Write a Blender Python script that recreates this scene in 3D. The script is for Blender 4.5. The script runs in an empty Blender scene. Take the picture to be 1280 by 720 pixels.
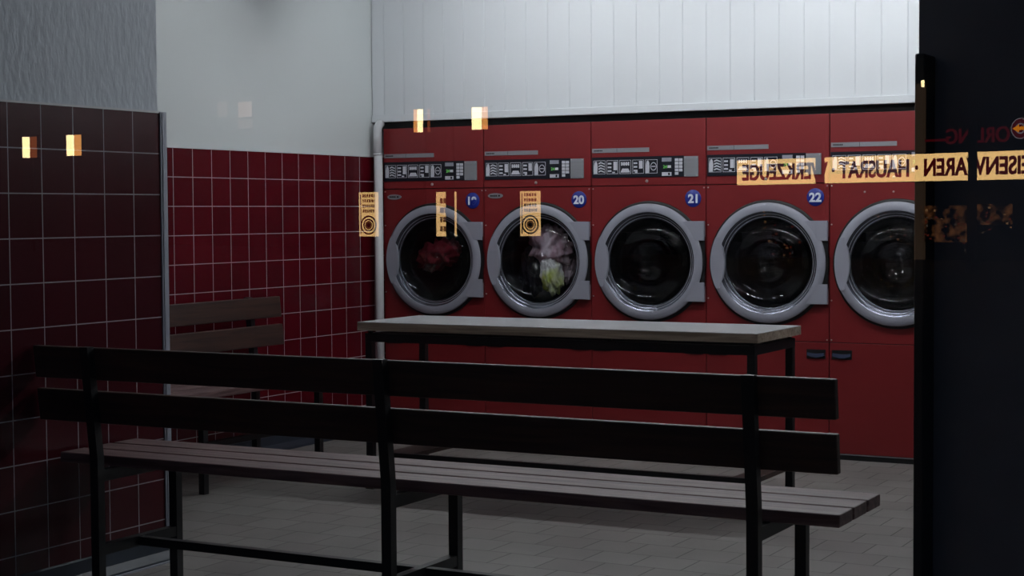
import bpy, bmesh, math, random
from mathutils import Vector, Matrix, noise
C = bpy.context.scene.collection
PI = math.pi
random.seed(7)

# ------------------------------------------------------------------ camera
S = 0.69
YAW, PITCH, ROLL, FPX = 0.4940, 0.0446, 0.0064, 2112.26
CAMH = 1.307
def rot(a, fw, z):
    c, s = math.cos(PITCH), math.sin(PITCH)
    Y = fw*c + z*s; Z = z*c - fw*s
    c, s = math.cos(YAW), math.sin(YAW)
    return Vector((a*c - Y*s, a*s + Y*c, Z))
def ray(x, y):
    u = (x-640)/FPX; v = (y-360)/FPX
    c, s = math.cos(ROLL), math.sin(ROLL)
    return rot(u*c - v*s, 1.0, -(u*s + v*c))
cr, sr = math.cos(ROLL), math.sin(ROLL)
right = rot(cr, 0, -sr); up = rot(sr, 0, cr); fwd = rot(0, 1, 0)
cam_d = bpy.data.cameras.new('camera'); cam = bpy.data.objects.new('camera', cam_d); C.objects.link(cam)
M = Matrix.Identity(4)
for i in range(3):
    M[i][0] = right[i]; M[i][1] = up[i]; M[i][2] = -fwd[i]
M.translation = Vector((0, 0, CAMH))
cam.matrix_world = M
cam_d.sensor_width = 36; cam_d.lens = FPX/1280*36; cam_d.clip_end = 400; cam_d.clip_start = 0.05
bpy.context.scene.camera = cam

# ------------------------------------------------------------------ materials
def lin(c):
    c = c/255.0
    return c/12.92 if c <= 0.04045 else ((c+0.055)/1.055)**2.4
def rgb(r, g, b): return (lin(r), lin(g), lin(b), 1)
def new_mat(name):
    m = bpy.data.materials.new(name); m.use_nodes = True
    return m, m.node_tree.nodes, m.node_tree.links
def mat(name, col, rough=0.5, metal=0.0, var=0.0, scale=8.0, bump=0.0, bscale=40.0, stretch=(1, 1, 1), spec=0.5, coat=0.0):
    m, N, L = new_mat(name)
    p = N['Principled BSDF']
    p.inputs['Roughness'].default_value = rough; p.inputs['Metallic'].default_value = metal
    p.inputs['Specular IOR Level'].default_value = spec
    if coat: p.inputs['Coat Weight'].default_value = coat; p.inputs['Coat Roughness'].default_value = .15
    tc = N.new('ShaderNodeTexCoord'); mp = N.new('ShaderNodeMapping'); mp.inputs['Scale'].default_value = stretch
    L.new(tc.outputs['Object'], mp.inputs['Vector'])
    n = N.new('ShaderNodeTexNoise'); n.inputs['Scale'].default_value = scale; n.inputs['Detail'].default_value = 6
    L.new(mp.outputs['Vector'], n.inputs['Vector'])
    r = N.new('ShaderNodeValToRGB')
    a = [max(0, c*(1-var)) for c in col[:3]] + [1]; b = [min(1, c*(1+var)) for c in col[:3]] + [1]
    r.color_ramp.elements[0].color = a; r.color_ramp.elements[1].color = b
    r.color_ramp.elements[0].position = .3; r.color_ramp.elements[1].position = .7
    L.new(n.outputs['Fac'], r.inputs['Fac']); L.new(r.outputs['Color'], p.inputs['Base Color'])
    if bump:
        n2 = N.new('ShaderNodeTexNoise'); n2.inputs['Scale'].default_value = bscale; n2.inputs['Detail'].default_value = 5
        L.new(mp.outputs['Vector'], n2.inputs['Vector'])
        bp = N.new('ShaderNodeBump'); bp.inputs['Strength'].default_value = bump; bp.inputs['Distance'].default_value = .01
        L.new(n2.outputs['Fac'], bp.inputs['Height']); L.new(bp.outputs['Normal'], p.inputs['Normal'])
    return m
def emit(name, col, strength, cells=None, dark=(0, 0, 0, 1)):
    m, N, L = new_mat(name)
    N.remove(N['Principled BSDF'])
    e = N.new('ShaderNodeEmission'); e.inputs['Strength'].default_value = strength; e.inputs['Color'].default_value = col
    if cells:
        tc = N.new('ShaderNodeTexCoord'); n = N.new('ShaderNodeTexNoise'); n.inputs['Scale'].default_value = cells; n.inputs['Detail'].default_value = 4
        r = N.new('ShaderNodeValToRGB'); r.color_ramp.elements[0].color = dark; r.color_ramp.elements[1].color = col
        r.color_ramp.elements[0].position = .46; r.color_ramp.elements[1].position = .72
        L.new(tc.outputs['Object'], n.inputs['Vector']); L.new(n.outputs['Fac'], r.inputs['Fac']); L.new(r.outputs['Color'], e.inputs['Color'])
    L.new(e.outputs['Emission'], N['Material Output'].inputs['Surface'])
    return m
def no_light(m): m.cycles.emission_sampling = 'NONE'; return m
def glass(name, refl, tint=(1, 1, 1, 1)):
    m, N, L = new_mat(name)
    N.remove(N['Principled BSDF'])
    t = N.new('ShaderNodeBsdfTransparent'); t.inputs['Color'].default_value = tint
    g = N.new('ShaderNodeBsdfGlossy'); g.inputs['Roughness'].default_value = 0.0
    mx = N.new('ShaderNodeMixShader'); mx.inputs['Fac'].default_value = refl
    L.new(t.outputs[0], mx.inputs[1]); L.new(g.outputs[0], mx.inputs[2]); L.new(mx.outputs[0], N['Material Output'].inputs['Surface'])
    return m
def brick_mat(name, axes, w, h, ox, oz, tile_a, tile_b, grout, mortar=.005, offset=0.0, rough=.25, bump=.3, fade=0.0, spec=.5):
    m, N, L = new_mat(name); p = N['Principled BSDF']
    p.inputs['Specular IOR Level'].default_value = spec
    tc = N.new('ShaderNodeTexCoord'); sp = N.new('ShaderNodeSeparateXYZ'); cb = N.new('ShaderNodeCombineXYZ')
    L.new(tc.outputs['Object'], sp.inputs[0])
    for k, (ax, off) in enumerate(zip(axes, (ox, oz))):
        ad = N.new('ShaderNodeMath'); ad.operation = 'SUBTRACT'; ad.inputs[1].default_value = off
        L.new(sp.outputs[ax], ad.inputs[0]); L.new(ad.outputs[0], cb.inputs[k])
    br = N.new('ShaderNodeTexBrick'); br.offset = offset; br.squash = 1
    br.inputs['Scale'].default_value = 1; br.inputs['Mortar Size'].default_value = mortar/2; br.inputs['Mortar Smooth'].default_value = .2
    br.inputs['Brick Width'].default_value = w; br.inputs['Row Height'].default_value = h
    br.inputs['Color1'].default_value = tile_a; br.inputs['Color2'].default_value = tile_b; br.inputs['Mortar'].default_value = grout
    L.new(cb.outputs[0], br.inputs['Vector'])
    n = N.new('ShaderNodeTexNoise'); n.inputs['Scale'].default_value = 2.3; n.inputs['Detail'].default_value = 5
    L.new(tc.outputs['Object'], n.inputs['Vector'])
    mx = N.new('ShaderNodeMixRGB'); mx.blend_type = 'MULTIPLY'; mx.inputs['Fac'].default_value = .5
    r = N.new('ShaderNodeValToRGB'); r.color_ramp.elements[0].color = (.6, .6, .6, 1); r.color_ramp.elements[0].position = .3; r.color_ramp.elements[1].position = .65
    L.new(n.outputs['Fac'], r.inputs['Fac']); L.new(br.outputs['Color'], mx.inputs[1]); L.new(r.outputs['Color'], mx.inputs[2])
    L.new(mx.outputs[0], p.inputs['Base Color'])
    mr = N.new('ShaderNodeMapRange'); mr.inputs['To Min'].default_value = rough; mr.inputs['To Max'].default_value = .8
    L.new(br.outputs['Fac'], mr.inputs['Value']); L.new(mr.outputs[0], p.inputs['Roughness'])
    bp = N.new('ShaderNodeBump'); bp.invert = True; bp.inputs['Strength'].default_value = bump; bp.inputs['Distance'].default_value = .003
    L.new(br.outputs['Fac'], bp.inputs['Height']); L.new(bp.outputs['Normal'], p.inputs['Normal'])
    return m
def wood_mat(name, dark, light, rough=.45, axis=0, scale=3.0, spec=.5):
    m, N, L = new_mat(name); p = N['Principled BSDF']; p.inputs['Roughness'].default_value = rough
    p.inputs['Specular IOR Level'].default_value = spec
    tc = N.new('ShaderNodeTexCoord'); mp = N.new('ShaderNodeMapping')
    sc = [14, 14, 14]; sc[axis] = .9; mp.inputs['Scale'].default_value = sc
    L.new(tc.outputs['Object'], mp.inputs['Vector'])
    n = N.new('ShaderNodeTexNoise'); n.inputs['Scale'].default_value = scale; n.inputs['Detail'].default_value = 8; n.inputs['Distortion'].default_value = .8
    L.new(mp.outputs[0], n.inputs['Vector'])
    r = N.new('ShaderNodeValToRGB'); r.color_ramp.elements[0].color = dark; r.color_ramp.elements[1].color = light
    r.color_ramp.elements[0].position = .35; r.color_ramp.elements[1].position = .65
    L.new(n.outputs['Fac'], r.inputs['Fac']); L.new(r.outputs[0], p.inputs['Base Color'])
    bp = N.new('ShaderNodeBump'); bp.inputs['Strength'].default_value = .15; bp.inputs['Distance'].default_value = .002
    L.new(n.outputs['Fac'], bp.inputs['Height']); L.new(bp.outputs['Normal'], p.inputs['Normal'])
    return m

MT = {}
MT['red'] = mat('red_enamel', (.192, .0125, .015, 1), .42, var=.06, scale=3, bump=.02, bscale=120)
MT['red_low'] = MT['red']
MT['grey'] = mat('grey_plastic', rgb(154, 155, 168), .42, var=.05, scale=10)
MT['grey2'] = mat('grey_bevel', rgb(104, 106, 118), .22, metal=.85, var=.05, scale=10)
MT['black'] = mat('black_rubber', rgb(12, 12, 15), .5, var=.2)
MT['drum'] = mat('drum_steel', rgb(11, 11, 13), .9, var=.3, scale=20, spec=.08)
MT['panel'] = mat('panel_black', rgb(20, 22, 34), .35, var=.1)
MT['icon'] = mat('print_white', rgb(215, 215, 225), .5, var=.05)
MT['steel'] = mat('brushed_steel', rgb(150, 152, 158), .4, metal=.3, var=.08, scale=6, stretch=(1, 1, 20))
MT['blue'] = mat('badge_blue', rgb(26, 44, 140), .4, var=.08)
MT['number'] = mat('badge_number', rgb(230, 235, 250), .5)
MT['green_led'] = no_light(emit('green_display', rgb(130, 225, 120), .5))
MT['screw'] = mat('zinc_screw', rgb(190, 185, 180), .3, metal=.7)
MT['grip'] = mat('grip_blue_grey', rgb(64, 72, 98), .35)
MT['panelling'] = mat('white_panelling', rgb(226, 229, 234), .45, var=.03, scale=1.2, bump=.03, bscale=30)
MT['plaster'] = mat('white_plaster', rgb(226, 231, 232), .6, var=.03, scale=1.0, bump=.03, bscale=20)
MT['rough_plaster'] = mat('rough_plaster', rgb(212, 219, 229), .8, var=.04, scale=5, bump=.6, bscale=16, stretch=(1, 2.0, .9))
MT['ceil'] = mat('ceiling_paint', rgb(150, 150, 150), .8, var=.03)
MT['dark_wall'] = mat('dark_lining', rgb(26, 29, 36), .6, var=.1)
MT['pillar'] = mat('pillar_paint', rgb(132, 126, 124), .7, var=.1)
MT['alu'] = mat('aluminium_edge', rgb(168, 172, 186), .5, metal=.0, var=.05)
MT['pipe'] = mat('white_pipe', rgb(222, 222, 226), .4, var=.03)
MT['base'] = mat('dark_baseboard', rgb(44, 52, 64), .4, var=.15)
MT['frame'] = mat('black_steel', rgb(18, 18, 21), .45, var=.15)
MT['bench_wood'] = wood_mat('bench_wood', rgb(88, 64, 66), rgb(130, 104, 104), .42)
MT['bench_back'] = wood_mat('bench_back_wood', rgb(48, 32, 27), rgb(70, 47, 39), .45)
MT['edge_wood'] = wood_mat('edge_grain', rgb(128, 112, 98), rgb(178, 162, 146), .45)
MT['laminate'] = mat('grey_laminate', rgb(196, 196, 200), .25, var=.05, scale=4)
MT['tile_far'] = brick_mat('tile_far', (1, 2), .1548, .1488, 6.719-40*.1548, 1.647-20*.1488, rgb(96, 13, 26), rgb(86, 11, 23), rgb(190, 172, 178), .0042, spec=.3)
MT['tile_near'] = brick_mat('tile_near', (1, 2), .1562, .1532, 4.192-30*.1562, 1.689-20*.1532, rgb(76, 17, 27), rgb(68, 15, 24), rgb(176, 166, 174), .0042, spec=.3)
MT['floor'] = brick_mat('floor_tiles', (0, 1), .2, .197, -3.161-.0, 5.861-.197*40, rgb(132, 129, 126), rgb(122, 116, 114), rgb(36, 30, 30), .0035, offset=.5, rough=.55, bump=.2)
MT['asphalt'] = mat('street_paving', rgb(34, 34, 36), .95, var=.2, scale=2, spec=.05)
MT['facade'] = mat('dark_facade', rgb(24, 24, 27), .95, var=.2, scale=1, spec=.0)
MT['sign_face'] = no_light(emit('sign_face_lit', rgb(255, 208, 135), 4.667))
MT['sign_letter'] = no_light(emit('sign_letter_red', rgb(205, 22, 40), .30))
MT['totem_face'] = no_light(emit('totem_face_lit', rgb(255, 205, 135), 3.667))
MT['totem_ink'] = mat('totem_ink', rgb(30, 22, 16), .8, spec=.05)
MT['totem_brown'] = no_light(emit('totem_brown_lit', rgb(140, 92, 52), 1.733))
MT['lamp_hot'] = no_light(emit('lantern_lit', rgb(255, 228, 165), 9.333))
MT['lamp_warm'] = no_light(emit('lantern_warm', rgb(255, 170, 90), 4.0))
MT['lamp_dim'] = no_light(emit('lantern_dim', rgb(255, 130, 60), 0.8))
MT['room_glow'] = no_light(emit('lit_room', rgb(255, 215, 195), 0.85))
MT['room_glow2'] = no_light(emit('lit_room_dim', rgb(255, 215, 195), 0.3))
MT['display'] = no_light(emit('shop_display_lit', rgb(255, 165, 100), .38, cells=3.4))
MT['red_neon'] = no_light(emit('red_sign_lit', rgb(200, 20, 50), .3))
MT['arrow'] = no_light(emit('orange_arrow_lit', rgb(255, 150, 20), 2.4))
MT['logo_ring'] = no_light(emit('logo_ring_lit', rgb(200, 190, 200), .9))
MT['pane'] = glass('shop_pane', .09)
MT['door_glass'] = glass('dryer_glass', .025, (.84, .85, .88, 1))
MT['diffuser'] = emit('tube_light', (.93, .98, 1, 1), 76)
MT['diffuser_fill'] = emit('tube_light_fill', (.93, .98, 1, 1), 36)
MT['cloth_red'] = mat('red_cotton', rgb(118, 16, 32), .9, var=.3, scale=9, bump=.3)
MT['cloth_dark'] = mat('dark_cotton', rgb(44, 42, 52), .9, var=.3, scale=9, bump=.3)

def shirt_mat():
    m, N, L = new_mat('printed_cotton'); p = N['Principled BSDF']; p.inputs['Roughness'].default_value = .9
    tc = N.new('ShaderNodeTexCoord'); n = N.new('ShaderNodeTexNoise'); n.inputs['Scale'].default_value = 7; n.inputs['Detail'].default_value = 2
    mp = N.new('ShaderNodeMapping'); mp.inputs['Scale'].default_value = (1.6, 1, .6); mp.inputs['Rotation'].default_value = (0, .5, 0)
    L.new(tc.outputs['Object'], mp.inputs[0]); L.new(mp.outputs[0], n.inputs['Vector'])
    r = N.new('ShaderNodeValToRGB'); r.color_ramp.elements[0].position = .36; r.color_ramp.elements[0].color = rgb(165, 130, 136)
    r.color_ramp.elements[1].position = .62; r.color_ramp.elements[1].color = rgb(245, 225, 228)
    e = r.color_ramp.elements.new(.5); e.color = rgb(208, 172, 180)
    L.new(n.outputs['Fac'], r.inputs[0]); L.new(r.outputs[0], p.inputs['Base Color'])
    return m
MT['shirt'] = shirt_mat()
def towel_mat():
    m, N, L = new_mat('yellow_white_cotton'); p = N['Principled BSDF']; p.inputs['Roughness'].default_value = .9
    tc = N.new('ShaderNodeTexCoord'); n = N.new('ShaderNodeTexNoise'); n.inputs['Scale'].default_value = 9; n.inputs['Detail'].default_value = 3
    L.new(tc.outputs['Object'], n.inputs['Vector'])
    sp = N.new('ShaderNodeSeparateXYZ'); L.new(tc.outputs['Object'], sp.inputs[0])
    ad = N.new('ShaderNodeMath'); ad.operation = 'MULTIPLY_ADD'; ad.inputs[1].default_value = -1.6; L.new(sp.outputs[2], ad.inputs[0]); L.new(n.outputs['Fac'], ad.inputs[2])
    r = N.new('ShaderNodeValToRGB'); r.color_ramp.elements[0].position = .42; r.color_ramp.elements[0].color = rgb(240, 238, 230)
    r.color_ramp.elements[1].position = .7; r.color_ramp.elements[1].color = rgb(215, 230, 80)
    L.new(ad.outputs[0], r.inputs[0]); L.new(r.outputs[0], p.inputs['Base Color'])
    return m
MT['towel'] = towel_mat()

# ------------------------------------------------------------------ helpers
def add_box(bm, x0, x1, y0, y1, z0, z1, bev=0.0, mi=0):
    vs = [bm.verts.new(p) for p in ((x0, y0, z0), (x1, y0, z0), (x1, y1, z0), (x0, y1, z0), (x0, y0, z1), (x1, y0, z1), (x1, y1, z1), (x0, y1, z1))]
    fs = [bm.faces.new([vs[i] for i in q]) for q in ((0, 3, 2, 1), (4, 5, 6, 7), (0, 1, 5, 4), (1, 2, 6, 5), (2, 3, 7, 6), (3, 0, 4, 7))]
    for f in fs: f.material_index = mi
    if bev:
        es = list({e for f in fs for e in f.edges})
        r = bmesh.ops.bevel(bm, geom=es, offset=bev, segments=2, affect='EDGES', profile=.5)
        for f in r['faces']: f.material_index = mi
    return fs
def box(*a, **k):
    bm = bmesh.new(); add_box(bm, *a, **k); return bm
def add_bar(bm, p, q, w, d):
    """square bar from p to q"""
    p, q = Vector(p), Vector(q); t = (q-p).normalized()
    a = Vector((1, 0, 0)) if abs(t.x) < .8 else Vector((0, 1, 0))
    s = t.cross(a).normalized(); r = t.cross(s).normalized()
    vs = []
    for c in (p, q):
        for i, j in ((-1, -1), (1, -1), (1, 1), (-1, 1)):
            vs.append(bm.verts.new(c + r*i*w/2 + s*j*d/2))
    for q4 in ((0, 1, 2, 3), (7, 6, 5, 4), (0, 4, 5, 1), (1, 5, 6, 2), (2, 6, 7, 3), (3, 7, 4, 0)): bm.faces.new([vs[i] for i in q4])
def add_tube(bm, pts, r, n=20):
    pts = [Vector(p) for p in pts]; rings = []
    for i, p in enumerate(pts):
        t = (pts[min(i+1, len(pts)-1)] - pts[max(i-1, 0)]).normalized()
        a = Vector((1, 0, 0)) if abs(t.x) < .9 else Vector((0, 1, 0))
        s = t.cross(a).normalized(); u = t.cross(s).normalized()
        rings.append([bm.verts.new(p + (s*math.cos(2*PI*k/n) + u*math.sin(2*PI*k/n))*r) for k in range(n)])
    for a, b in zip(rings, rings[1:]):
        for k in range(n): bm.faces.new((a[k], a[(k+1) % n], b[(k+1) % n], b[k]))
    bm.faces.new(rings[0]); bm.faces.new(rings[-1][::-1])
def add_lathe(bm, prof, cx, cz, n=96, close=False, mi=None):
    """profile of (radius, y) turned about the axis through (cx, cz) along y"""
    rings = []
    for r, y in prof:
        rings.append([bm.verts.new((cx + r*math.cos(2*PI*k/n), y, cz + r*math.sin(2*PI*k/n))) for k in range(n)])
    pr = list(zip(rings, rings[1:]))
    if close: pr.append((rings[-1], rings[0]))
    for i, (a, b) in enumerate(pr):
        for k in range(n):
            f = bm.faces.new((a[k], a[(k+1) % n], b[(k+1) % n], b[k])); f.smooth = True
            if mi: f.material_index = mi[i]
    return rings
def add_prism(bm, poly, y0, y1, bev=0):
    """polygon of (x, z) extruded along y"""
    a = [bm.verts.new((x, y0, z)) for x, z in poly]; b = [bm.verts.new((x, y1, z)) for x, z in poly]
    fs = [bm.faces.new(a), bm.faces.new(b[::-1])]
    n = len(poly)
    for k in range(n): fs.append(bm.faces.new((a[k], b[k], b[(k+1) % n], a[(k+1) % n])))
    if bev:
        es = list({e for f in fs[:1] for e in f.edges})
        bmesh.ops.bevel(bm, geom=es, offset=bev, segments=2, affect='EDGES', profile=.5)
def obj(name, bm, m, parent=None, smooth=False):
    bmesh.ops.recalc_face_normals(bm, faces=bm.faces)
    me = bpy.data.meshes.new(name); bm.to_mesh(me); bm.free()
    for x in (m if isinstance(m, (list, tuple)) else [m]): me.materials.append(MT[x] if isinstance(x, str) else x)
    if smooth:
        for p in me.polygons: p.use_smooth = True
    o = bpy.data.objects.new(name, me); C.objects.link(o); o.parent = parent
    return o
def struct(name, bm, m, parent=None):
    o = obj(name, bm, m, parent)
    if parent is None: o['kind'] = 'structure'
    return o
def tag(o, label, cat, group=None):
    o['label'] = label; o['category'] = cat
    if group: o['group'] = group
    return o
def thing(name, label, cat, loc=(0, 0, 0), rz=0, group=None):
    o = bpy.data.objects.new(name, None); C.objects.link(o)
    o.location = loc; o.rotation_euler = (0, 0, rz); o.empty_display_size = .2
    return tag(o, label, cat, group)
def text_mesh(name, s, size, m, parent, loc, rot=(PI/2, 0, 0), bold=0.0, sx=1.0, depth=.001, spacing=1.0):
    cu = bpy.data.curves.new('t', 'FONT'); cu.body = s; cu.size = size; cu.align_x = 'CENTER'; cu.align_y = 'CENTER'
    cu.extrude = depth; cu.offset = bold; cu.space_character = spacing
    t = bpy.data.objects.new('t', cu); C.objects.link(t)
    dg = bpy.context.evaluated_depsgraph_get()
    me = bpy.data.meshes.new_from_object(t.evaluated_get(dg))
    bpy.data.objects.remove(t)
    me.materials.clear(); me.materials.append(MT[m])
    # centre the mesh on its own bounding box
    xs = [v.co.x for v in me.vertices]; ys = [v.co.y for v in me.vertices]
    cx, cy = (min(xs)+max(xs))/2, (min(ys)+max(ys))/2
    for v in me.vertices: v.co.x = (v.co.x-cx)*sx; v.co.y -= cy
    o = bpy.data.objects.new(name, me); C.objects.link(o); o.parent = parent; o.location = loc; o.rotation_euler = rot
    o['text_w'] = (max(xs)-min(xs))*sx
    del o['text_w']
    return o, (max(xs)-min(xs))*sx

# ------------------------------------------------------------------ room shell
YD = 12.43*S            # dryer fronts
XF = -5.558             # recessed left wall
XN = -4.17              # near left wall
YE = 4.97               # where the near left wall ends
YP = 3.0                # shop pane
CEIL = 3.05
XR = 1.6
struct('floor', box(-6.2, XR+.2, YP-.1, YD+1.3, -.15, 0), 'floor')
struct('ceiling', box(-6.2, XR+.2, YP-.1, YD+1.3, CEIL, CEIL+.15), 'ceil')
# recessed left wall: tiled below, smooth plaster above
bm = bmesh.new()
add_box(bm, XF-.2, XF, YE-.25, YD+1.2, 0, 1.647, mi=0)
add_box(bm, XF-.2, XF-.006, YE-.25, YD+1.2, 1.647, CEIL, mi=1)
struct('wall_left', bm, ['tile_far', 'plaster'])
# nearer left wall, standing forward of it
bm = bmesh.new()
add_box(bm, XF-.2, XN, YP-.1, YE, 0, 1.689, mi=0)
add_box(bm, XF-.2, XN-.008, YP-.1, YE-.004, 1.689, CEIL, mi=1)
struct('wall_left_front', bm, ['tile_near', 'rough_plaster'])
# aluminium angle on the outer corner of the tiling
bm = bmesh.new()
add_box(bm, XN-.03, XN+.006, YE, YE+.006, .09, 1.692)
add_box(bm, XN, XN+.006, YE-.005, YE+.03, .09, 1.692)
struct('trim_1', bm, 'alu')
# white caps on top of the tiling
struct('trim_2', box(XF-.003, XF+.004, YE, YD-.02, 1.645, 1.652), 'pipe')
struct('trim_3', box(XN-.003, XN+.003, YP, YE-.005, 1.687, 1.694), 'pipe')
# baseboards
def cove(bm, x0, y0, y1):
    pr = [(x0, 0), (x0+.035, 0), (x0+.032, .012), (x0+.014, .04), (x0+.010, .085), (x0, .09)]
    a = [bm.verts.new((x, y0, z)) for x, z in pr]; b = [bm.verts.new((x, y1, z)) for x, z in pr]
    bm.faces.new(a); bm.faces.new(b[::-1])
    for k in range(len(pr)): bm.faces.new((a[k], b[k], b[(k+1) % len(pr)], a[(k+1) % len(pr)]))
bm = bmesh.new(); cove(bm, XF, YE, YD); struct('baseboard_left', bm, 'base')
bm = bmesh.new(); cove(bm, XN, YP+.02, YE); struct('baseboard_left_front', bm, 'base')
struct('trim_4', box(XN+.034, XN+.042, YP+.02, YE+.03, 0, .006), 'alu')
# white boarded wall above the dryers
PITCH_B = .1372
bm = bmesh.new()
xb = XF-.02; edge0 = (-6.9565*S - S) + .018
k0 = -6
x = edge0 - 8*PITCH_B
while x < XR:
    a, b = max(x+.003, XF), min(x+PITCH_B-.003, XR)
    if b > a+.01:
        add_box(bm, a, b, YD-.009, YD+.02, 1.875, CEIL, bev=.0015)
        # raised bead along the joint
        add_box(bm, b, min(b+.0025, XR), YD-.0065, YD+.02, 1.875, CEIL)
    x += PITCH_B
add_box(bm, XF, XR, YD-.004, YD+.06, 1.86, CEIL)
add_box(bm, XF, XR, YD-.020, YD+.03, 1.852, 1.893, bev=.003)
struct('wall_back', bm, 'panelling')
# dark void behind / above the machines and the rest of the back wall to the right
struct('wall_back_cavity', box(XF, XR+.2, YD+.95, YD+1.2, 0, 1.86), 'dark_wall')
struct('trim_5', box(XF+.02, XR, YD+.035, YD+.06, 1.80, 1.86), 'black')
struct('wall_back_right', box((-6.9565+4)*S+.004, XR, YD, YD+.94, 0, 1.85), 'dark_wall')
struct('wall_right', box(XR, XR+.2, YP-.1, YD+1.3, 0, CEIL), 'plaster')
# shop front: sill, lintel, side jambs, pane
bm = bmesh.new()
add_box(bm, -6.2, XR+.2, YP-.14, YP+.1, 0, .32)
add_box(bm, -6.2, XR+.2, YP-.14, YP+.1, 2.6, CEIL)
add_box(bm, -6.2, -4.17, YP-.14, YP+.1, .32, 2.6)
add_box(bm, .7, XR+.2, YP-.14, YP+.1, .32, 2.6)
struct('wall_front', bm, 'dark_wall')
wn = struct('window_1', box(-4.17, .7, YP-.003, YP+.003, .32, 2.6), 'pane')
bm = bmesh.new()
add_box(bm, -4.17, .7, YP-.03, YP+.03, .32, .37); add_box(bm, -4.17, .7, YP-.03, YP+.03, 2.55, 2.6)
add_box(bm, -4.17, -4.12, YP-.03, YP+.03, .37, 2.55); add_box(bm, .65, .7, YP-.03, YP+.03, .37, 2.55)
struct('window_1_frame', bm, 'frame')
# dark pillar just inside the pane, with a metal edge profile
def hitY(x, y, Y): r = ray(x, y); r = r*(Y/r.y); return Vector((r.x, r.y, r.z+CAMH))
pxl = hitY(1149, 0, 3.20).x
struct('wall_pillar', box(pxl, .7, 3.20, 3.55, 0, CEIL), 'pillar')
a = hitY(1142.5, 300, 3.12); b = hitY(1155, 300, 3.12); zt = hitY(1145, 67, 3.12).z
bm = bmesh.new(); add_box(bm, a.x, b.x, 3.12, 3.198, 0, zt, bev=.003)
struct('trim_6', bm, mat('bronze_profile', rgb(40, 38, 36), .5))

# white pipe in the corner
bm = bmesh.new()
px = -5.489; py = YD-.055
pts = [(px, py, .0), (px, py, 1.76)]
for k in range(1, 8):
    t = k/7*PI/2; pts.append((px, py + .05*(1-math.cos(t)), 1.76 + .05*math.sin(t)+.0))
add_tube(bm, [(px, py, 0.0), (px, py, 1.66)], .025)
pp = bpy.data.objects.new('corner_pipe', None); C.objects.link(pp)
tag(pp, 'white vertical pipe in the corner between the tiled wall and the first dryer', 'pipe')
obj('riser', bm, 'pipe', pp, True)
bm = bmesh.new(); add_tube(bm, [(px-.004, py, 1.66), (px-.004, py, 1.80), (px-.003, py+.003, 1.82), (px, py+.012, 1.835), (px, py+.03, 1.845)], .0255)
obj('elbow', bm, 'pipe', pp, True)
bm = bmesh.new(); add_tube(bm, [(px-.002, py, 1.652), (px-.002, py, 1.664)], .0275); obj('collar', bm, 'pipe', pp, True)

# ------------------------------------------------------------------ dryers
W = S
DEPTH = .90
X_SEAM = [(-6.9565 + i)*S for i in range(-1, 5)]
DCX, DCZ = .356, 1.031
def plate_with_hole(bm, x0, x1, z0, z1, cx, cz, r, y0, y1, n=96):
    """front plate with a round opening, its outer edge split to match the circle"""
    inner, outer = [], []
    for k in range(n):
        a = 2*PI*k/n; dx, dz = math.cos(a), math.sin(a)
        ts = []
        if dx > 1e-9: ts.append((x1-cx)/dx)
        if dx < -1e-9: ts.append((x0-cx)/dx)
        if dz > 1e-9: ts.append((z1-cz)/dz)
        if dz < -1e-9: ts.append((z0-cz)/dz)
        t = min(ts); outer.append([cx+dx*t, cz+dz*t]); inner.append((cx+dx*r, cz+dz*r))
    for X, Z in ((x0, z0), (x1, z0), (x1, z1), (x0, z1)):
        k = min(range(n), key=lambda i: (outer[i][0]-X)**2 + (outer[i][1]-Z)**2); outer[k] = [X, Z]
    vi = [[bm.verts.new((p[0], y, p[1])) for p in inner] for y in (y0, y1)]
    vo = [[bm.verts.new((p[0], y, p[1])) for p in outer] for y in (y0, y1)]
    for k in range(n):
        j = (k+1) % n
        bm.faces.new((vi[0][k], vi[0][j], vo[0][j], vo[0][k])); bm.faces.new((vi[1][k], vo[1][k], vo[1][j], vi[1][j]))
        bm.faces.new((vi[0][k], vi[1][k], vi[1][j], vi[0][j])); bm.faces.new((vo[0][k], vo[0][j], vo[1][j], vo[1][k]))
def rrect(x0, x1, z0, z1, r, n=5):
    p = []
    for cx, cz, a0 in ((x1-r, z1-r, 0), (x0+r, z1-r, PI/2), (x0+r, z0+r, PI), (x1-r, z0+r, 3*PI/2)):
        for k in range(n+1): a = a0 + PI/2*k/n; p.append((cx + r*math.cos(a), cz + r*math.sin(a)))
    return p
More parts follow.
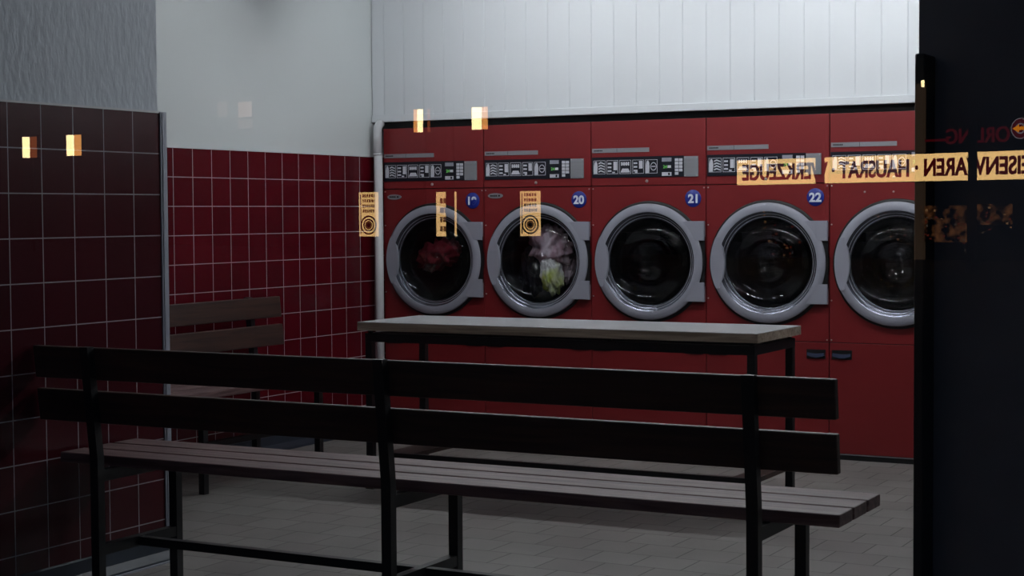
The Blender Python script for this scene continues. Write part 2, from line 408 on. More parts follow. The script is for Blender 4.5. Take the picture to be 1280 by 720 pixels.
def pictogram(kind, x0, x1, z0, z1):
    """outlined square with a few printed strokes"""
    bm = bmesh.new(); t = .0022; y0, y1 = -.0045, -.0035
    def B(a, b, c, d): add_box(bm, x0+a*(x1-x0), x0+b*(x1-x0), y0, y1, z0+c*(z1-z0), z0+d*(z1-z0))
    add_box(bm, x0, x1, y0, y1, z0, z0+t); add_box(bm, x0, x1, y0, y1, z1-t, z1)
    add_box(bm, x0, x0+t, y0, y1, z0+t, z1-t); add_box(bm, x1-t, x1, y0, y1, z0+t, z1-t)
    def hand(a):
        add_prism(bm, [(x0+(a+u)*(x1-x0), z0+v*(z1-z0)) for u, v in ((.02, .04), (.30, .04), (.34, .5), (.30, .8), (.22, .95), (.10, .9), (.02, .6))], y0, y1)
    if kind == 0:
        hand(.02)
        for q in range(4):
            add_prism(bm, [(x0+u*(x1-x0), z0+v*(z1-z0)) for u, v in ((.42, .12+q*.2), (.62, .2+q*.2), (.93, .10+q*.2), (.93, .18+q*.2), (.62, .30+q*.2), (.42, .22+q*.2))], y0, y1)
    elif kind in (1, 3):
        for q in range(3): B(.10, .42, .16+q*.27, .28+q*.27)
        if kind == 1: B(.6, .92, .28, .9); B(.5, .72, .06, .16)
        else: B(.58, .9, .36, .92); B(.22, .44, .04, .26)
    elif kind == 2:
        for q in range(4): B(.14+q*.19, .27+q*.19, .6, .86)
        B(.2, .8, .68, .76)
        add_prism(bm, [(x0+u*(x1-x0), z0+v*(z1-z0)) for u, v in ((.08, .1), (.92, .1), (.76, .38), (.24, .38))], y0, y1)
    else:
        hand(.02)
        ccx, ccz = x0+.68*(x1-x0), z0+.5*(z1-z0); R = .24*(x1-x0)*1.05
        n = 24
        for k in range(n):
            a, b = 2*PI*k/n, 2*PI*(k+1)/n
            pl = [(ccx+q*math.cos(w), ccz+q*1.25*math.sin(w)) for q, w in ((R, a), (R, b), (R*.82, b), (R*.82, a))]
            add_prism(bm, pl, y0, y1)
        B(.52, .84, .47, .53)
    return bm
def make_dryer():
    t = thing('tumble_dryer', '', 'dryer')
    g = .0025
    # carcass: sides, back, top, bottom, as one mesh
    bm = bmesh.new()
    add_box(bm, .002, .018, .012, DEPTH, .0, 1.812); add_box(bm, W-.018, W-.002, .012, DEPTH, .0, 1.812)
    add_box(bm, .018, W-.018, DEPTH-.015, DEPTH, .0, 1.812); add_box(bm, .018, W-.018, .012, DEPTH-.015, 1.797, 1.812)
    add_box(bm, .018, W-.018, .012, DEPTH-.015, .05, .065)
    add_box(bm, .018, W-.018, .012, .02, 1.448, 1.455); add_box(bm, .018, W-.018, .012, .02, .610, .619)
    obj('carcass', bm, 'black', t)
    obj('plinth', box(.003, W-.003, .005, .03, 0, .0265), 'black', t)
    obj('plinth_strip', box(.003, W-.003, .001, .006, .0265, .031), 'steel', t)
    obj('upper_panel', box(g, W-g, 0, .012, 1.4535, 1.812, bev=.0015), 'red', t)
    bm = bmesh.new(); plate_with_hole(bm, g, W-g, .6175, 1.449, DCX, DCZ, .262, 0, .012); obj('front_panel', bm, 'red', t)
    obj('lower_panel', box(g, W-g, 0, .012, .034, .6135, bev=.0015), 'red', t)
    # drum
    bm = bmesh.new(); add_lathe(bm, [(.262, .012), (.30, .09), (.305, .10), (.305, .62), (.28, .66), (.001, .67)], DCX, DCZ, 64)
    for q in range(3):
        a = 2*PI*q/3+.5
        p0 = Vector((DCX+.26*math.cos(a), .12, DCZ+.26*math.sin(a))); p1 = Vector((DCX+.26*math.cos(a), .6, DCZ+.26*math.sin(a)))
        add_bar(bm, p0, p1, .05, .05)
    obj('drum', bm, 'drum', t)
    # door
    bm = bmesh.new(); add_lathe(bm, [(.262, -.0005), (.334, -.0005), (.336, -.003), (.332, -.006), (.262, -.006)], DCX, DCZ, 96, True)
    obj('door_seal', bm, 'black', t)
    bm = bmesh.new()
    add_lathe(bm, [(.240, -.002), (.312, -.0065), (.319, -.009), (.3205, -.024), (.317, -.0285), (.278, -.031), (.274, -.0295), (.262, -.012), (.2595, -.0125), (.2575, -.011), (.249, -.003), (.2465, -.0045), (.240, -.0035)], DCX, DCZ, 128, True, mi=[0, 0, 0, 0, 0, 0, 1, 0, 1, 1, 0, 1, 1])
    door = obj('door', bm, ['grey', 'grey2'], t)
    # hinge plates, part of the ring casting
    for z0, z1 in ((1.149, 1.254), (.816, .921)):
        bm = bmesh.new()
        poly = []
        R = .300
        zz = [z0+(z1-z0)*k/6 for k in range(7)]
        left = [(DCX+math.sqrt(max(0, R*R-(z-DCZ)**2)), z) for z in zz]
        poly = [(.687, z1), *[(x, z) for x, z in left[::-1]], (.687, z0)]
        add_prism(bm, poly, -.0295, -.007, bev=.002)
        obj('hinge_plate', bm, 'grey', door)
    bm = bmesh.new()
    poly = [(.681, .905), (.681, 1.165)] + [(.652+.012*math.cos(PI*(k/8))-.0, 1.165-.26*k/8) for k in range(9)]
    add_prism(bm, [(.6875, .90), (.6875, 1.17), (.640, 1.17), (.650, 1.10), (.656, DCZ), (.650, .96), (.640, .90)], -.017, -.0068)
    obj('hinge', bm, 'black', door)
    # handle: lens-shaped plate on the left of the ring
    zz = [.890+(1.167-.890)*k/14 for k in range(15)]
    left = [(DCX-math.sqrt(.3195**2-(z-DCZ)**2), z) for z in zz]
    rt = [(.088+.030*math.sin(PI*k/14), zz[k]) for k in range(15)]
    bm = bmesh.new(); add_prism(bm, left + rt[::-1], -.0335, -.016, bev=.0015)
    obj('door_handle', bm, 'grey', door)
    bm = bmesh.new(); rr = add_lathe(bm, [(.001, -.006), (.241, -.0035), (.241, .001), (.001, -.0015)], DCX, DCZ, 96, True)
    obj('door_glass', bm, 'door_glass', door)
    # control panel
    cp = obj('control_panel', box(.007, .562, -.004, 0, 1.498, 1.612), 'panel', t)
    for k, (a, b) in enumerate(((.017, .090), (.098, .168), (.177, .247), (.256, .324), (.333, .405))):
        obj('pictogram', pictogram(k, a, b, 1.518, 1.594), 'icon', cp)
    bm = box(.433, .489, -.006, -.0035, 1.581, 1.602); obj('coin_display', bm, 'grey', cp)
    bm = box(.433, .489, -.006, -.0035, 1.543, 1.563); d = obj('timer_display', bm, 'panel', cp)
    o, w = text_mesh('digits', '24', .024, 'green_led', d, (.452, -.0063, 1.553), bold=.0006, depth=.0004)
    obj('unit_label', box(.467, .487, -.0068, -.006, 1.546, 1.560), 'icon', d)
    bm = box(.433, .489, -.006, -.0035, 1.503, 1.523); d = obj('status_display', bm, 'icon', cp)
    obj('indicator', box(.470, .480, -.0068, -.006, 1.506, 1.520), 'black', d)
    bm = bmesh.new()
    for q in range(5): add_box(bm, .510, .530, -.0065, -.0035, 1.508+q*.0185, 1.523+q*.0185)
    for q in range(4): add_box(bm, .534, .554, -.0065, -.0035, 1.526+q*.0185, 1.541+q*.0185)
    obj('keypad', bm, 'icon', cp)
    bm = box(.563, .646, -.006, 0, 1.497, 1.608, bev=.001); sp = obj('coin_plate', bm, 'steel', t)
    for a, b in ((.570, 1.503), (.639, 1.503), (.570, 1.602), (.639, 1.602)):
        bm = bmesh.new(); add_lathe(bm, [(.0005, -.0085), (.0030, -.008), (.0032, -.006)], a, b, 12); obj('screw', bm, 'screw', sp)
    # nameplate strip
    o = obj('nameplate', box(.008, .355, -.003, 0, 1.637, 1.6605), 'steel', t)
    bm = bmesh.new()
    for q in range(6): add_box(bm, .020+q*.009, .0265+q*.009, -.0038, -.003, 1.645, 1.652)
    obj('lettering', bm, 'black', o)
    obj('divider', box(.160, .1615, -.0038, -.003, 1.638, 1.660), 'black', o)
    # lock
    bm = bmesh.new(); add_lathe(bm, [(.0005, -.008), (.006, -.008), (.0085, -.004), (.0085, 0)], .341, 1.476, 20); obj('lock', bm, 'screw', t)
    # recessed grips at the top of the lower panel
    for a, b in ((.015, .122), (.567, .670)):
        bm = bmesh.new(); add_box(bm, a, b, -.003, .0, .529, .577)
        gp = obj('grip', bm, 'black', t)
        n = 10; poly = [(a+.006+(b-a-.012)*k/n, .545-.010*math.sin(PI*k/n)) for k in range(n+1)] + [(b-.006-(b-a-.012)*k/n, .560-.005*math.sin(PI*k/n)) for k in range(n+1)]
        bm = bmesh.new(); add_prism(bm, poly, -.012, -.003); obj('grip_lip', bm, 'grip', gp)
    # corner screws
    for a in (.012, W-.012):
        for b in (1.436, 1.234, .836, .628):
            bm = bmesh.new(); add_lathe(bm, [(.0005, -.004), (.004, -.0035), (.0045, 0)], a, b, 12); obj('screw', bm, 'screw', t)
    return t
def copy_tree(o, parent=None):
    c = o.copy(); C.objects.link(c); c.parent = parent
    for ch in list(o.children): copy_tree(ch, c)
    return c
proto = make_dryer()
dlab = ['red tumble dryer wearing the blue 19 badge, red laundry inside, beside the corner pipe',
        'red tumble dryer wearing the blue 20 badge, pale and yellow laundry behind its door',
        'red tumble dryer wearing the blue 21 badge, empty dark drum',
        'red tumble dryer wearing the blue 22 badge, empty dark drum',
        'red tumble dryer at the right end of the row, partly hidden by the dark pillar']
dryers = [proto] + [copy_tree(proto) for _ in range(4)]
for i, d in enumerate(dryers):
    d.location = (X_SEAM[i], YD, 0); d['label'] = dlab[i]; d['group'] = 'red tumble dryers along the back wall'
    bz = 1.378
    bx = .614
    if True:
        bm = bmesh.new(); add_lathe(bm, [(.0005, -.0035), (.0455, -.0035), (.047, -.002), (.047, 0)], bx, bz, 48)
        b = obj('number_badge', bm, 'blue', d)
        b['label'] = 'round blue badge with the white number %d' % (19+i)
        text_mesh('number', str(19+i), .064, 'number', b, (bx, -.0045, bz-.001), bold=.0024, sx=1.02, depth=.0006, spacing=1.02)
    if i < 2:
        bm = bmesh.new()
        n = 32; add_prism(bm, [(.077+.049*math.cos(2*PI*k/n), 1.4045+.0155*math.sin(2*PI*k/n)) for k in range(n)], -.004, 0, bev=.001)
        lg = obj('maker_plate', bm, 'steel', d)
        bm = bmesh.new()
        for q in range(5): add_box(bm, .043+q*.0095, .0505+q*.0095, -.0048, -.0038, 1.400, 1.409)
        obj('lettering', bm, 'black', lg)
        obj('emblem', box(.096, .108, -.0048, -.0038, 1.400, 1.409), 'black', lg)
    if i == 4:
        for sx_ in (.188, .339):
            bm = bmesh.new(); add_lathe(bm, [(.0005, -.005), (.005, -.0045), (.0055, 0)], sx_, 1.402, 12); obj('screw', bm, 'screw', d)

# laundry tumbling behind the doors
def cloth_blob(name, m, c, sx, sy, sz, seed, tilt=0.0, amp=.35, fr=3.0):
    bm = bmesh.new(); bmesh.ops.create_icosphere(bm, subdivisions=5, radius=1)
    for v in bm.verts:
        p = v.co.copy(); q = Vector((p.x*fr*1.6, p.y*fr, p.z*fr*.55)) + Vector((seed*7.1, seed*3.3, seed))
        d = noise.noise(q)*amp + abs(noise.noise(q*2.1))*amp*.6 - amp*.2
        v.co = p*(1+d)
        v.co.x *= sx; v.co.y *= sy; v.co.z *= sz
    bmesh.ops.rotate(bm, verts=bm.verts, cent=(0, 0, 0), matrix=Matrix.Rotation(tilt, 3, 'Y'))
    o = obj(name, bm, m, None, True); o.location = c
    return o
def behind(px_, py_, depth): return hitY(px_, py_, YD+depth)
o = cloth_blob('garment', 'cloth_red', behind(549, 318, .13), .145, .075, .085, 1, -.35)
tag(o, 'crumpled dark red garment inside the drum of dryer 19', 'clothes')
o = cloth_blob('garment', 'shirt', behind(688, 306, .11), .135, .055, .105, 2.3, .35, .4)
tag(o, 'pinkish white shirt tumbling at the top of dryer 20', 'clothes')
o = cloth_blob('garment', 'towel', behind(690, 344, .09), .070, .05, .105, 4, -.12, .3)
tag(o, 'white and yellow-green cloth hanging low in dryer 20', 'clothes')
o = cloth_blob('garment', 'cloth_dark', behind(668, 335, .25), .08, .07, .15, 6.2, .1)
tag(o, 'dark charcoal garment on the left inside dryer 20', 'clothes')
o = cloth_blob('garment', 'shirt', behind(712, 335, .17), .045, .035, .085, 9.2, .2)
tag(o, 'pale pinkish cloth against the right rim inside dryer 20', 'clothes')

# ------------------------------------------------------------------ folding table
TX0, TX1, TY0, TY1, TZ = -4.43, -2.435, 6.68, 7.24, .795
t = thing('folding_table', 'long grey-topped folding table on black steel legs in front of the dryers', 'table', (TX0, TY0, 0))
LX, LY = TX1-TX0, TY1-TY0
bm = bmesh.new()
add_box(bm, 0, LX, 0, LY, TZ-.040, TZ-.003, mi=0); add_box(bm, .001, LX-.001, .001, LY-.001, TZ-.003, TZ, mi=1)
o = obj('tabletop', bm, ['edge_wood', 'laminate'], t); o['label'] = 'grey laminate board with brown wood edges'
zf = TZ-.054
bm = bmesh.new()
add_box(bm, .03, LX-.02, .02, .055, zf-.04, zf); add_box(bm, .03, LX-.02, LY-.055, LY-.02, zf-.04, zf)
add_box(bm, .03, .065, .055, LY-.055, zf-.04, zf); add_box(bm, LX-.055, LX-.02, .055, LY-.055, zf-.04, zf)
obj('apron_frame', bm, 'frame', t)
bm = bmesh.new()
for a in (.05, .7, 1.3, LX-.04):
    for b in (.037, LY-.037): add_box(bm, a-.008, a+.008, b-.008, b+.008, zf, TZ-.04)
obj('spacer', bm, 'frame', t)
for a in (.03, LX-.055):
    for b in (.02, LY-.055):
        lg = obj('leg', box(a, a+.035, b, b+.035, .012, zf-.04, bev=.002), 'frame', t)
        obj('foot', box(a-.003, a+.038, b-.003, b+.038, 0, .012), 'black', lg)
obj('lower_rail', box(.13, LX-.02, .02, .045, .155, .180), 'frame', t)
obj('cross_board', box(.12, .27, .046, LY-.02, .158, .178), 'bench_back', t)
obj('cross_board', box(LX-.13, LX-.021, .046, LY-.056, .158, .178), 'bench_back', t)

# ------------------------------------------------------------------ benches
def make_bench(name, label, loc, rz, x0, x1, posts, sx0, sx1):
    t = thing(name, label, 'bench', loc, rz)
    TOP, SEAT = .866, .490
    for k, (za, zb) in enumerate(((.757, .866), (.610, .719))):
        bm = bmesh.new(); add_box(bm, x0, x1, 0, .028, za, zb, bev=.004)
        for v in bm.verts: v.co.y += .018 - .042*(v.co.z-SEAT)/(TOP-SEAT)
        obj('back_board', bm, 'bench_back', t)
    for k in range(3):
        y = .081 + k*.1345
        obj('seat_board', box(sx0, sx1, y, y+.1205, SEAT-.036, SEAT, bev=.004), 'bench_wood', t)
    for x in posts:
        bm = bmesh.new()
        add_box(bm, x-.017, x+.017, -.016, .016, 0, SEAT)
        vs = [bm.verts.new((x+dx, y, z)) for dx in (-.017, .017) for (y, z) in ((-.016, SEAT), (.016, SEAT), (.016-.042, TOP+.004), (-.016-.042, TOP+.004))]
        for q in ((0, 1, 2, 3), (7, 6, 5, 4), (0, 4, 5, 1), (1, 5, 6, 2), (2, 6, 7, 3), (3, 7, 4, 0)): bm.faces.new([vs[i] for i in q])
        obj('back_leg', bm, 'frame', t)
        obj('front_leg', box(x-.017, x+.017, .385, .417, 0, SEAT-.036), 'frame', t)
        bm = bmesh.new(); add_box(bm, x-.016, x+.016, .016, .385, SEAT-.076, SEAT-.037)
        obj('seat_support', bm, 'frame', t)
        obj('floor_stretcher', box(x-.015, x+.015, .016, .385, .165, .20), 'frame', t)
    obj('long_stretcher', box(posts[0]+.015, posts[-1]-.015, .185, .215, .168, .197), 'frame', t)
    return t
b1 = make_bench('bench', 'long dark slatted bench in the foreground seen from behind, black steel frame', (0, 4.30, 0), 0, -4.158, -1.346, [-3.90, -2.745, -1.577], -4.14, -1.365)
# the long stretcher was built between three frames: split spans keep clear of the middle one
b2 = make_bench('bench', 'brown wooden bench standing against the red tiled left wall', (-5.40, 0, 0), -PI/2, -7.39, -5.075, [-7.17, -6.23, -5.29], -7.40, -5.075)

# ------------------------------------------------------------------ ceiling lights over the aisle
def pendant_light(x, y, z, L_, label, tube='diffuser'):
    t = thing('pendant_light', label, 'light', (x, y, z), 0, 'fluorescent battens hung over the aisle')
    bm = bmesh.new(); add_box(bm, -L_/2, L_/2, -.05, .05, .0, .05, bev=.004); obj('housing', bm, 'pipe', t)
    bm = bmesh.new(); add_tube(bm, [(-L_/2+.03, 0, -.035), (L_/2-.03, 0, -.035)], .016, 14); obj('tube', bm, tube, t, True)
    for s in (-1, 1):
        obj('socket', box(s*(L_/2-.018)-.012, s*(L_/2-.018)+.012, -.02, .02, -.06, 0), 'pipe', t)
        obj('suspension_rod', box(s*L_*.35-.004, s*L_*.35+.004, -.004, .004, .05, CEIL-z), 'steel', t)
    return t
pendant_light(-4.35, 7.48, 2.64, 1.2, 'left end of the row of fluorescent battens hung above the folding table')
pendant_light(-2.75, 7.48, 2.64, 1.5, 'middle of the row of fluorescent battens hung above the folding table')
pendant_light(-2.6, 6.0, 2.78, 1.5, 'added dim fill batten softening the table shadow, nearer the window than the others', 'diffuser_fill')  # unseen extra lamp, added to fill the table's shadow on the floor
pendant_light(-1.15, 7.48, 2.64, 1.5, 'right end of the row of fluorescent battens, behind the dark pillar')

# ------------------------------------------------------------------ the street across, seen only as reflections in the pane
def refl(px_, py_, Yv):
    """point seen in the pane at a pixel, at mirrored distance Yv"""
    p = hitY(px_, py_, Yv); return Vector((p.x, 2*YP-p.y, p.z))
GZ = -.02
struct('ground', box(-90, 60, -75, YP-.14, GZ-.1, GZ), 'asphalt')
# facade line
P1v = hitY(1280, 206, 44.0)
ang = math.radians(69.4)
dv = Vector((-math.sin(ang), math.cos(ang), 0)); dr = Vector((dv.x, -dv.y, 0))
P1 = Vector((P1v.x, 2*YP-P1v.y, 0))
def on_facade(px_, py_, off=0.0):
    """real-world point on the facade plane (shifted off towards the pane) seen at a pixel"""
    r = ray(px_, py_); nrm = Vector((dv.y, -dv.x, 0))      # mirrored plane normal
    if nrm.y > 0: nrm = -nrm
    o_ = Vector((P1v.x, P1v.y, 0)) + nrm*off
    tt = (o_.x*nrm.x + o_.y*nrm.y)/(r.x*nrm.x + r.y*nrm.y)
    p = r*tt; return Vector((p.x, 2*YP-p.y, p.z+CAMH))
fz = math.atan2(dr.y, dr.x)          # facade direction
# local frame: x along -dr (to the viewer's natural reading order), y into the building
fx_dir = -dr
rzf = math.atan2(fx_dir.y, fx_dir.x)
Rf = Matrix.Rotation(rzf, 3, 'Z')
Rfi = Rf.inverted()
def floc(p): return Rfi @ (p - P1)
# which local y points to the pane (towards +Y world)
ysign = 1 if (Rf @ Vector((0, 1, 0))).y > 0 else -1
def facing():  # rotation for text to face the street side
    return rzf + (PI if ysign > 0 else 0)
fac = thing('building', 'dark building front across the street seen reflected in the shop window', 'building', P1, rzf)
bm = bmesh.new()
y0, y1 = (-6, -.02) if ysign > 0 else (.02, 6)
add_box(bm, -75, 28, y0, y1, GZ, 14); obj('wall', bm, 'facade', fac)
def fbox(pxa, pya, pxb, pyb, off, th):
    a = floc(on_facade(pxa, pya, off)); b = floc(on_facade(pxb, pyb, off))
    yy = (a.y+b.y)/2
    return (min(a.x, b.x), max(a.x, b.x), yy-th/2, yy+th/2, min(a.z, b.z), max(a.z, b.z))
def fpart(name, args, th, m, parent=fac, off=.03):
    return obj(name, box(*fbox(*args, off, th)), m, parent)
fpart('window', (298, 128, 314.5, 145.5), .04, 'room_glow'); fpart('window', (272, 128, 284, 145.5), .04, 'room_glow2')
fpart('window', (298, 150, 315, 160), .04, MT['room_glow2'])
w1 = fpart('shop_window', (1150, 257, 1208, 303), .04, 'display'); fpart('shop_window', (1222, 255, 1265, 281), .04, 'display')
obj('added_glow_strip', box(*fbox(1144, 105, 1156, 345, .03, .04)), no_light(emit('added_strip_glow', rgb(255, 205, 160), .10)), fac)  # glowing strip added for the warm reflection over the pillar's edge profile
rnd = random.Random(11)
MT['goods_a'] = no_light(emit('lit_goods_warm', rgb(255, 190, 130), .55)); MT['goods_b'] = no_light(emit('lit_goods_red', rgb(255, 110, 80), .22)); MT['goods_c'] = no_light(emit('lit_goods_dim', rgb(230, 200, 180), .2))
spots = [(954.5, 263), (955, 268), (956, 276), (955, 284), (961, 300)] + [(rnd.uniform(962, 1002), rnd.uniform(280, 325)) for _ in range(16)] + [(rnd.uniform(1152, 1206), rnd.uniform(258, 312)) for _ in range(24)] + [(rnd.uniform(1224, 1264), rnd.uniform(256, 290)) for _ in range(12)] + [(rnd.uniform(1085, 1135), rnd.uniform(262, 300)) for _ in range(8)]
for q, (sx_, sy_) in enumerate(spots):
    w_, h_ = rnd.uniform(.6, 2.0), rnd.uniform(.8, 3.2)
    fpart('lit_goods', (sx_, sy_, sx_+w_, sy_+h_), .05, 'goods_a' if q < 5 else rnd.choice(['goods_a', 'goods_b', 'goods_c', 'goods_b']), fac, .08)
bm = bmesh.new(); lp = floc(on_facade(1153.5, 104.5, .2)); add_tube(bm, [lp+Vector((0, 0, -.09)), lp+Vector((0, 0, .09))], .045, 12); obj('small_lamp', bm, 'lamp_hot', fac)
# long lit fascia sign
a = floc(on_facade(923.5, 217, .15)); b = floc(on_facade(1302, 206, .15))
zc = (on_facade(1280, 206, .15)).z; hh = abs(on_facade(1280, 188.6, .15).z - on_facade(1280, 224.5, .15).z)/2
sx0, sx1 = min(a.x, b.x), max(a.x, b.x); ys = (a.y+b.y)/2
sgn = thing('fascia_sign', 'long lit yellow fascia sign with dark red capitals, reflected at right of the window', 'sign', P1, rzf)
obj('sign_box', box(sx0, sx1, ys-.1, ys+.1, zc-hh-.03, zc+hh+.03), 'frame', sgn)
fy = ys + (.105 if ysign > 0 else -.105)
obj('light_panel', box(sx0+.02, sx1-.02, min(ys, fy), max(ys, fy), zc-hh, zc+hh), 'sign_face', sgn)
ty = ys + (.125 if ysign > 0 else -.125)
o, w = text_mesh('lettering', 'EISENWAREN \u00b7 HAUSRAT \u00b7 WERKZEUGE', 1.0, 'sign_letter', sgn, ((sx0+sx1)/2, ty, zc), (PI/2, 0, PI if ysign > 0 else 0), bold=.028, depth=.01)
hgt = max(v.co.y for v in o.data.vertices)-min(v.co.y for v in o.data.vertices)
fxs = (sx1-sx0-.5)/w; fys = (2*hh*.66)/hgt
for v in o.data.vertices: v.co.x *= fxs; v.co.y *= fys
# red sign and round logo above it
L0 = floc(on_facade(1183, 170, .1)); L1 = floc(on_facade(1262, 168, .1))
rs = thing('red_letter_sign', 'dim red letters above the yellow fascia sign, reflected at the right edge', 'sign', P1, rzf)
o, w = text_mesh('lettering', 'ORLING', 1.0, 'red_neon', rs, ((L0.x+L1.x)/2, (L0.y+L1.y)/2, (L0.z+L1.z)/2), (PI/2, 0, PI if ysign > 0 else 0), bold=.01, depth=.02)
k = abs(L1.x-L0.x)/w
for v in o.data.vertices: v.co.x *= k; v.co.y *= .56
A_ = floc(on_facade(1156, 176, .1)); B_ = floc(on_facade(1183, 175, .1))
obj('underline', box(min(A_.x, B_.x), max(A_.x, B_.x), A_.y-.02, A_.y+.02, A_.z-.03, A_.z+.03), 'red_neon', rs)
cc = floc(on_facade(1276.5, 160.5, .12)); R_ = (on_facade(1276, 148, .12).z - on_facade(1276, 174, .12).z)/2
lg = thing('round_logo_sign', 'round red and grey ringed sign with an orange arrow, reflected at the right edge', 'sign', P1, rzf)
def disc(r0, r1, yy0, yy1):
    bm = bmesh.new(); add_lathe(bm, [(r0, yy0), (r1, yy0), (r1, yy1), (r0, yy1)], cc.x, cc.z, 48, True); return bm
s_ = 1 if ysign > 0 else -1
obj('backplate', disc(.001, R_, cc.y-.03, cc.y+.03), MT['sign_letter'], lg)
obj('outer_ring', disc(R_*.93, R_*1.0, cc.y+s_*.03, cc.y+s_*.05), 'logo_ring', lg)
obj('red_ring', disc(R_*.55, R_*.92, cc.y+s_*.03, cc.y+s_*.045), 'red_neon', lg)
obj('inner_ring', disc(R_*.40, R_*.52, cc.y+s_*.03, cc.y+s_*.05), 'logo_ring', lg)
# arrow runs out to the picture's left of the disc
q = floc(on_facade(1265.5, 160.5, .2)); e = floc(on_facade(1290, 160.5, .2))
bm = bmesh.new()
dx = 1 if e.x > q.x else -1
pl = [(q.x, cc.z), (q.x+dx*.18, cc.z+.10), (q.x+dx*.18, cc.z+.04), (e.x, cc.z+.05), (e.x, cc.z-.05), (q.x+dx*.18, cc.z-.04), (q.x+dx*.18, cc.z-.10)]
add_prism(bm, pl, cc.y+s_*.06, cc.y+s_*.08); obj('arrow', bm, 'arrow', lg)

# lit totems standing in the street
def totem(pxl_, pxr, pyt, pyb, Yv, label, ring=True, split=None):
    a = refl(pxl_, pyt, Yv); b = refl(pxr, pyb, Yv); cx = (a.x+b.x)/2
    w, zt_, zb_ = abs(b.x-a.x), a.z, b.z
    t = thing('lit_totem', label, 'sign', (cx, a.y, GZ), 0, 'lit advertising totems across the street')
    zt_ -= GZ; zb_ -= GZ; h = zt_-zb_
    obj('case', box(-w/2-.02, w/2+.02, -.12, 0, zb_-.03, zt_+.03), 'frame', t)
    obj('pedestal', box(-w/3, w/3, -.10, -.02, 0, zb_-.03), 'frame', t)
    obj('light_panel', box(-w/2, w/2, 0, .02, zb_, zt_), 'totem_face', t)
    bm = bmesh.new(); rnd = random.Random(int(pxl_))
    n = 4 if ring else 4
    for k in range(n):
        z = zt_ - h*(.08+.115*k) if ring else zt_ - h*(.2+.21*k)
        bh = h*.035 if ring else h*.06
        x = -w*.30
        while x < w*.30:
            cw = rnd.uniform(.05, .12)*w*(1 if ring else 2)
            add_box(bm, x, min(x+cw, w*.34), .021, .028, z-bh, z+bh); x += cw + w*.035
    obj('lettering', bm, 'totem_brown', t)
    if ring:
        R = w*.42; cz = zb_ + h*.255
        def rg(r0, r1, m, nm, y=.021):
            bm = bmesh.new(); add_lathe(bm, [(r0, y), (r1, y), (r1, y+.008), (r0, y+.008)], 0, cz, 40, True); obj(nm, bm, m, t)
        rg(R*.84, R, 'totem_ink', 'outer_ring'); rg(R*.52, R*.66, 'totem_ink', 'inner_ring'); rg(.002, R*.44, 'totem_brown', 'bullseye')
        rg(.002, R*.24, 'totem_ink', 'centre', .03)
        obj('side_bar', box(-w*.40 if False else -w*.43, -w*.39, .021, .03, zb_+h*.05, zt_-h*.05), 'totem_ink', t)
    return t
# mirrored: picture left of a totem is -x in the mirrored view too (X is unchanged by the reflection)
tt1 = totem(650.5, 676, 239, 295, 47, 'lit totem with a ringed target, reflected over the door of dryer 20')
tt2 = totem(449, 473.5, 240.5, 295.5, 47, 'lit totem with a ringed target, reflected at the corner pipe left of dryer 19')
tt3 = totem(545.5, 571, 240, 295.5, 47, 'lit totem with rows of glyphs and no target, reflected over dryer 19', ring=False)
def post(px_, pxw, Yv, label, h=4.6, m='facade', name='street_post'):
    a = refl(px_-pxw/2, 250, Yv); b = refl(px_+pxw/2, 250, Yv)
    t = thing(name, label, 'post', ((a.x+b.x)/2, a.y, GZ))
    bm = bmesh.new(); add_tube(bm, [(0, 0, 0), (0, 0, h)], abs(b.x-a.x)/2, 16); obj('shaft', bm, m, t)
    bm = bmesh.new(); add_tube(bm, [(0, 0, 0), (0, 0, .25)], abs(b.x-a.x)/2+.06, 16); obj('base', bm, m, t)
    return t
post(562.7, 9.5, 44, 'dark post standing before the totem of glyphs, its reflection splitting it in two')
post(1215.5, 11.5, 36, 'dark post whose reflection splits the yellow fascia sign at right')
post(1025, 11, 38, 'dark post whose reflection crosses the yellow fascia sign over dryer 23', 3.2)
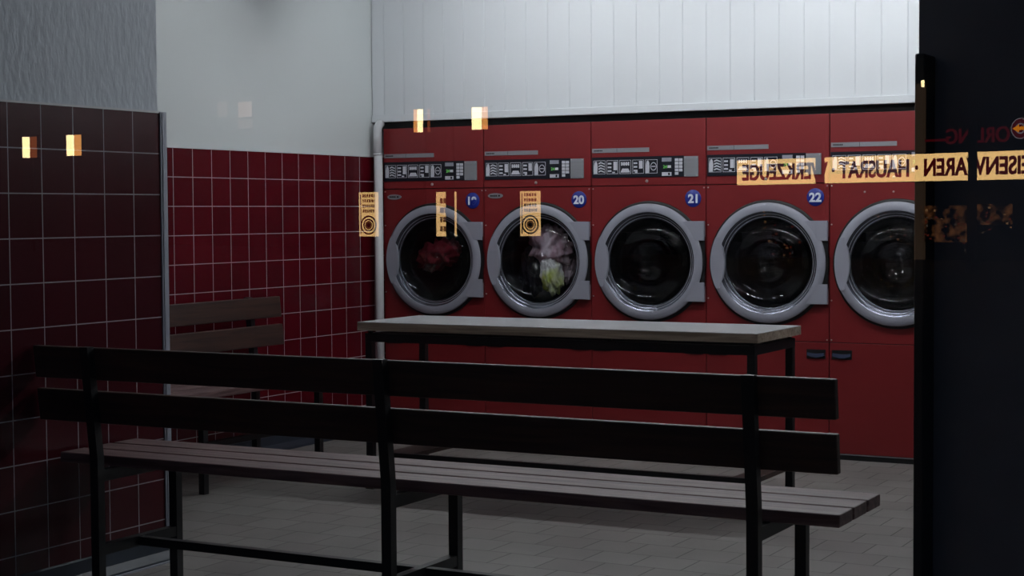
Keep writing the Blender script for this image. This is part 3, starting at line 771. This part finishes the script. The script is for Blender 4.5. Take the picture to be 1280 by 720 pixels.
# bright lanterns on posts
def lantern(bars, pyt, pyb, Yv, label, cap=True):
    xs = [b[0] for b in bars] + [b[1] for b in bars]
    a = refl(min(xs), pyt, Yv); b = refl(max(xs), pyb, Yv); cx = (a.x+b.x)/2; w = abs(a.x-b.x)
    t = thing('street_lantern', label, 'street lamp', (cx, a.y, GZ), 0, 'bright lanterns across the street')
    zt_, zb_ = a.z-GZ, b.z-GZ
    for (p, q, m) in bars:
        x0 = refl(p, pyt, Yv).x-cx; x1 = refl(q, pyt, Yv).x-cx
        obj('lit_pane', box(min(x0, x1), max(x0, x1), .0, .05, zb_, zt_), m, t)
    obj('housing', box(-w/2-.02, w/2+.02, -.25, -.005, zb_-.02, zt_+.02), 'facade', t)
    bm = bmesh.new(); add_box(bm, -w/2-.04, w/2+.04, -.28, .02, zt_+.02, zt_+.06); obj('cap', bm, 'facade', t)
    bm = bmesh.new(); add_tube(bm, [(0, -.12, 0), (0, -.12, zb_-.02)], .05, 12); obj('pole', bm, 'facade', t)
    return t
lantern([(29, 37, 'lamp_hot'), (39, 46, 'lamp_dim')], 171.5, 197, 47, 'bright lantern reflected at the far left over the dark tiles')
lantern([(84, 92.5, 'lamp_hot'), (94, 101.5, 'lamp_warm')], 169, 194.5, 47, 'bright lantern reflected over the dark tiles, right one of the two')
lantern([(517.8, 521.3, 'lamp_warm'), (522.5, 528.5, 'lamp_hot'), (535, 537.5, 'lamp_dim')], 137, 165, 47, 'bright lantern reflected over the top left edge of dryer 19')
lantern([(590.5, 602, 'lamp_hot'), (603.5, 609.5, 'lamp_warm')], 134.5, 161.5, 47, 'bright lantern reflected above the seam between dryers 19 and 20')

# ------------------------------------------------------------------ world and view
wd = bpy.data.worlds.new('dusk'); bpy.context.scene.world = wd; wd.use_nodes = True
N = wd.node_tree.nodes; L = wd.node_tree.links
bg = N['Background']
tc = N.new('ShaderNodeTexCoord'); sp = N.new('ShaderNodeSeparateXYZ'); rp = N.new('ShaderNodeValToRGB')
L.new(tc.outputs['Generated'], sp.inputs[0]); L.new(sp.outputs[2], rp.inputs[0]); L.new(rp.outputs[0], bg.inputs['Color'])
rp.color_ramp.elements[0].color = (.020, .026, .040, 1); rp.color_ramp.elements[1].color = (.05, .075, .13, 1)
bg.inputs['Strength'].default_value = 1.0
vs = bpy.context.scene.view_settings
bpy.context.scene.display_settings.display_device = 'sRGB'
vs.view_transform = 'Standard'; vs.look = 'None'; vs.exposure = 0; vs.gamma = 1; vs.use_curve_mapping = False
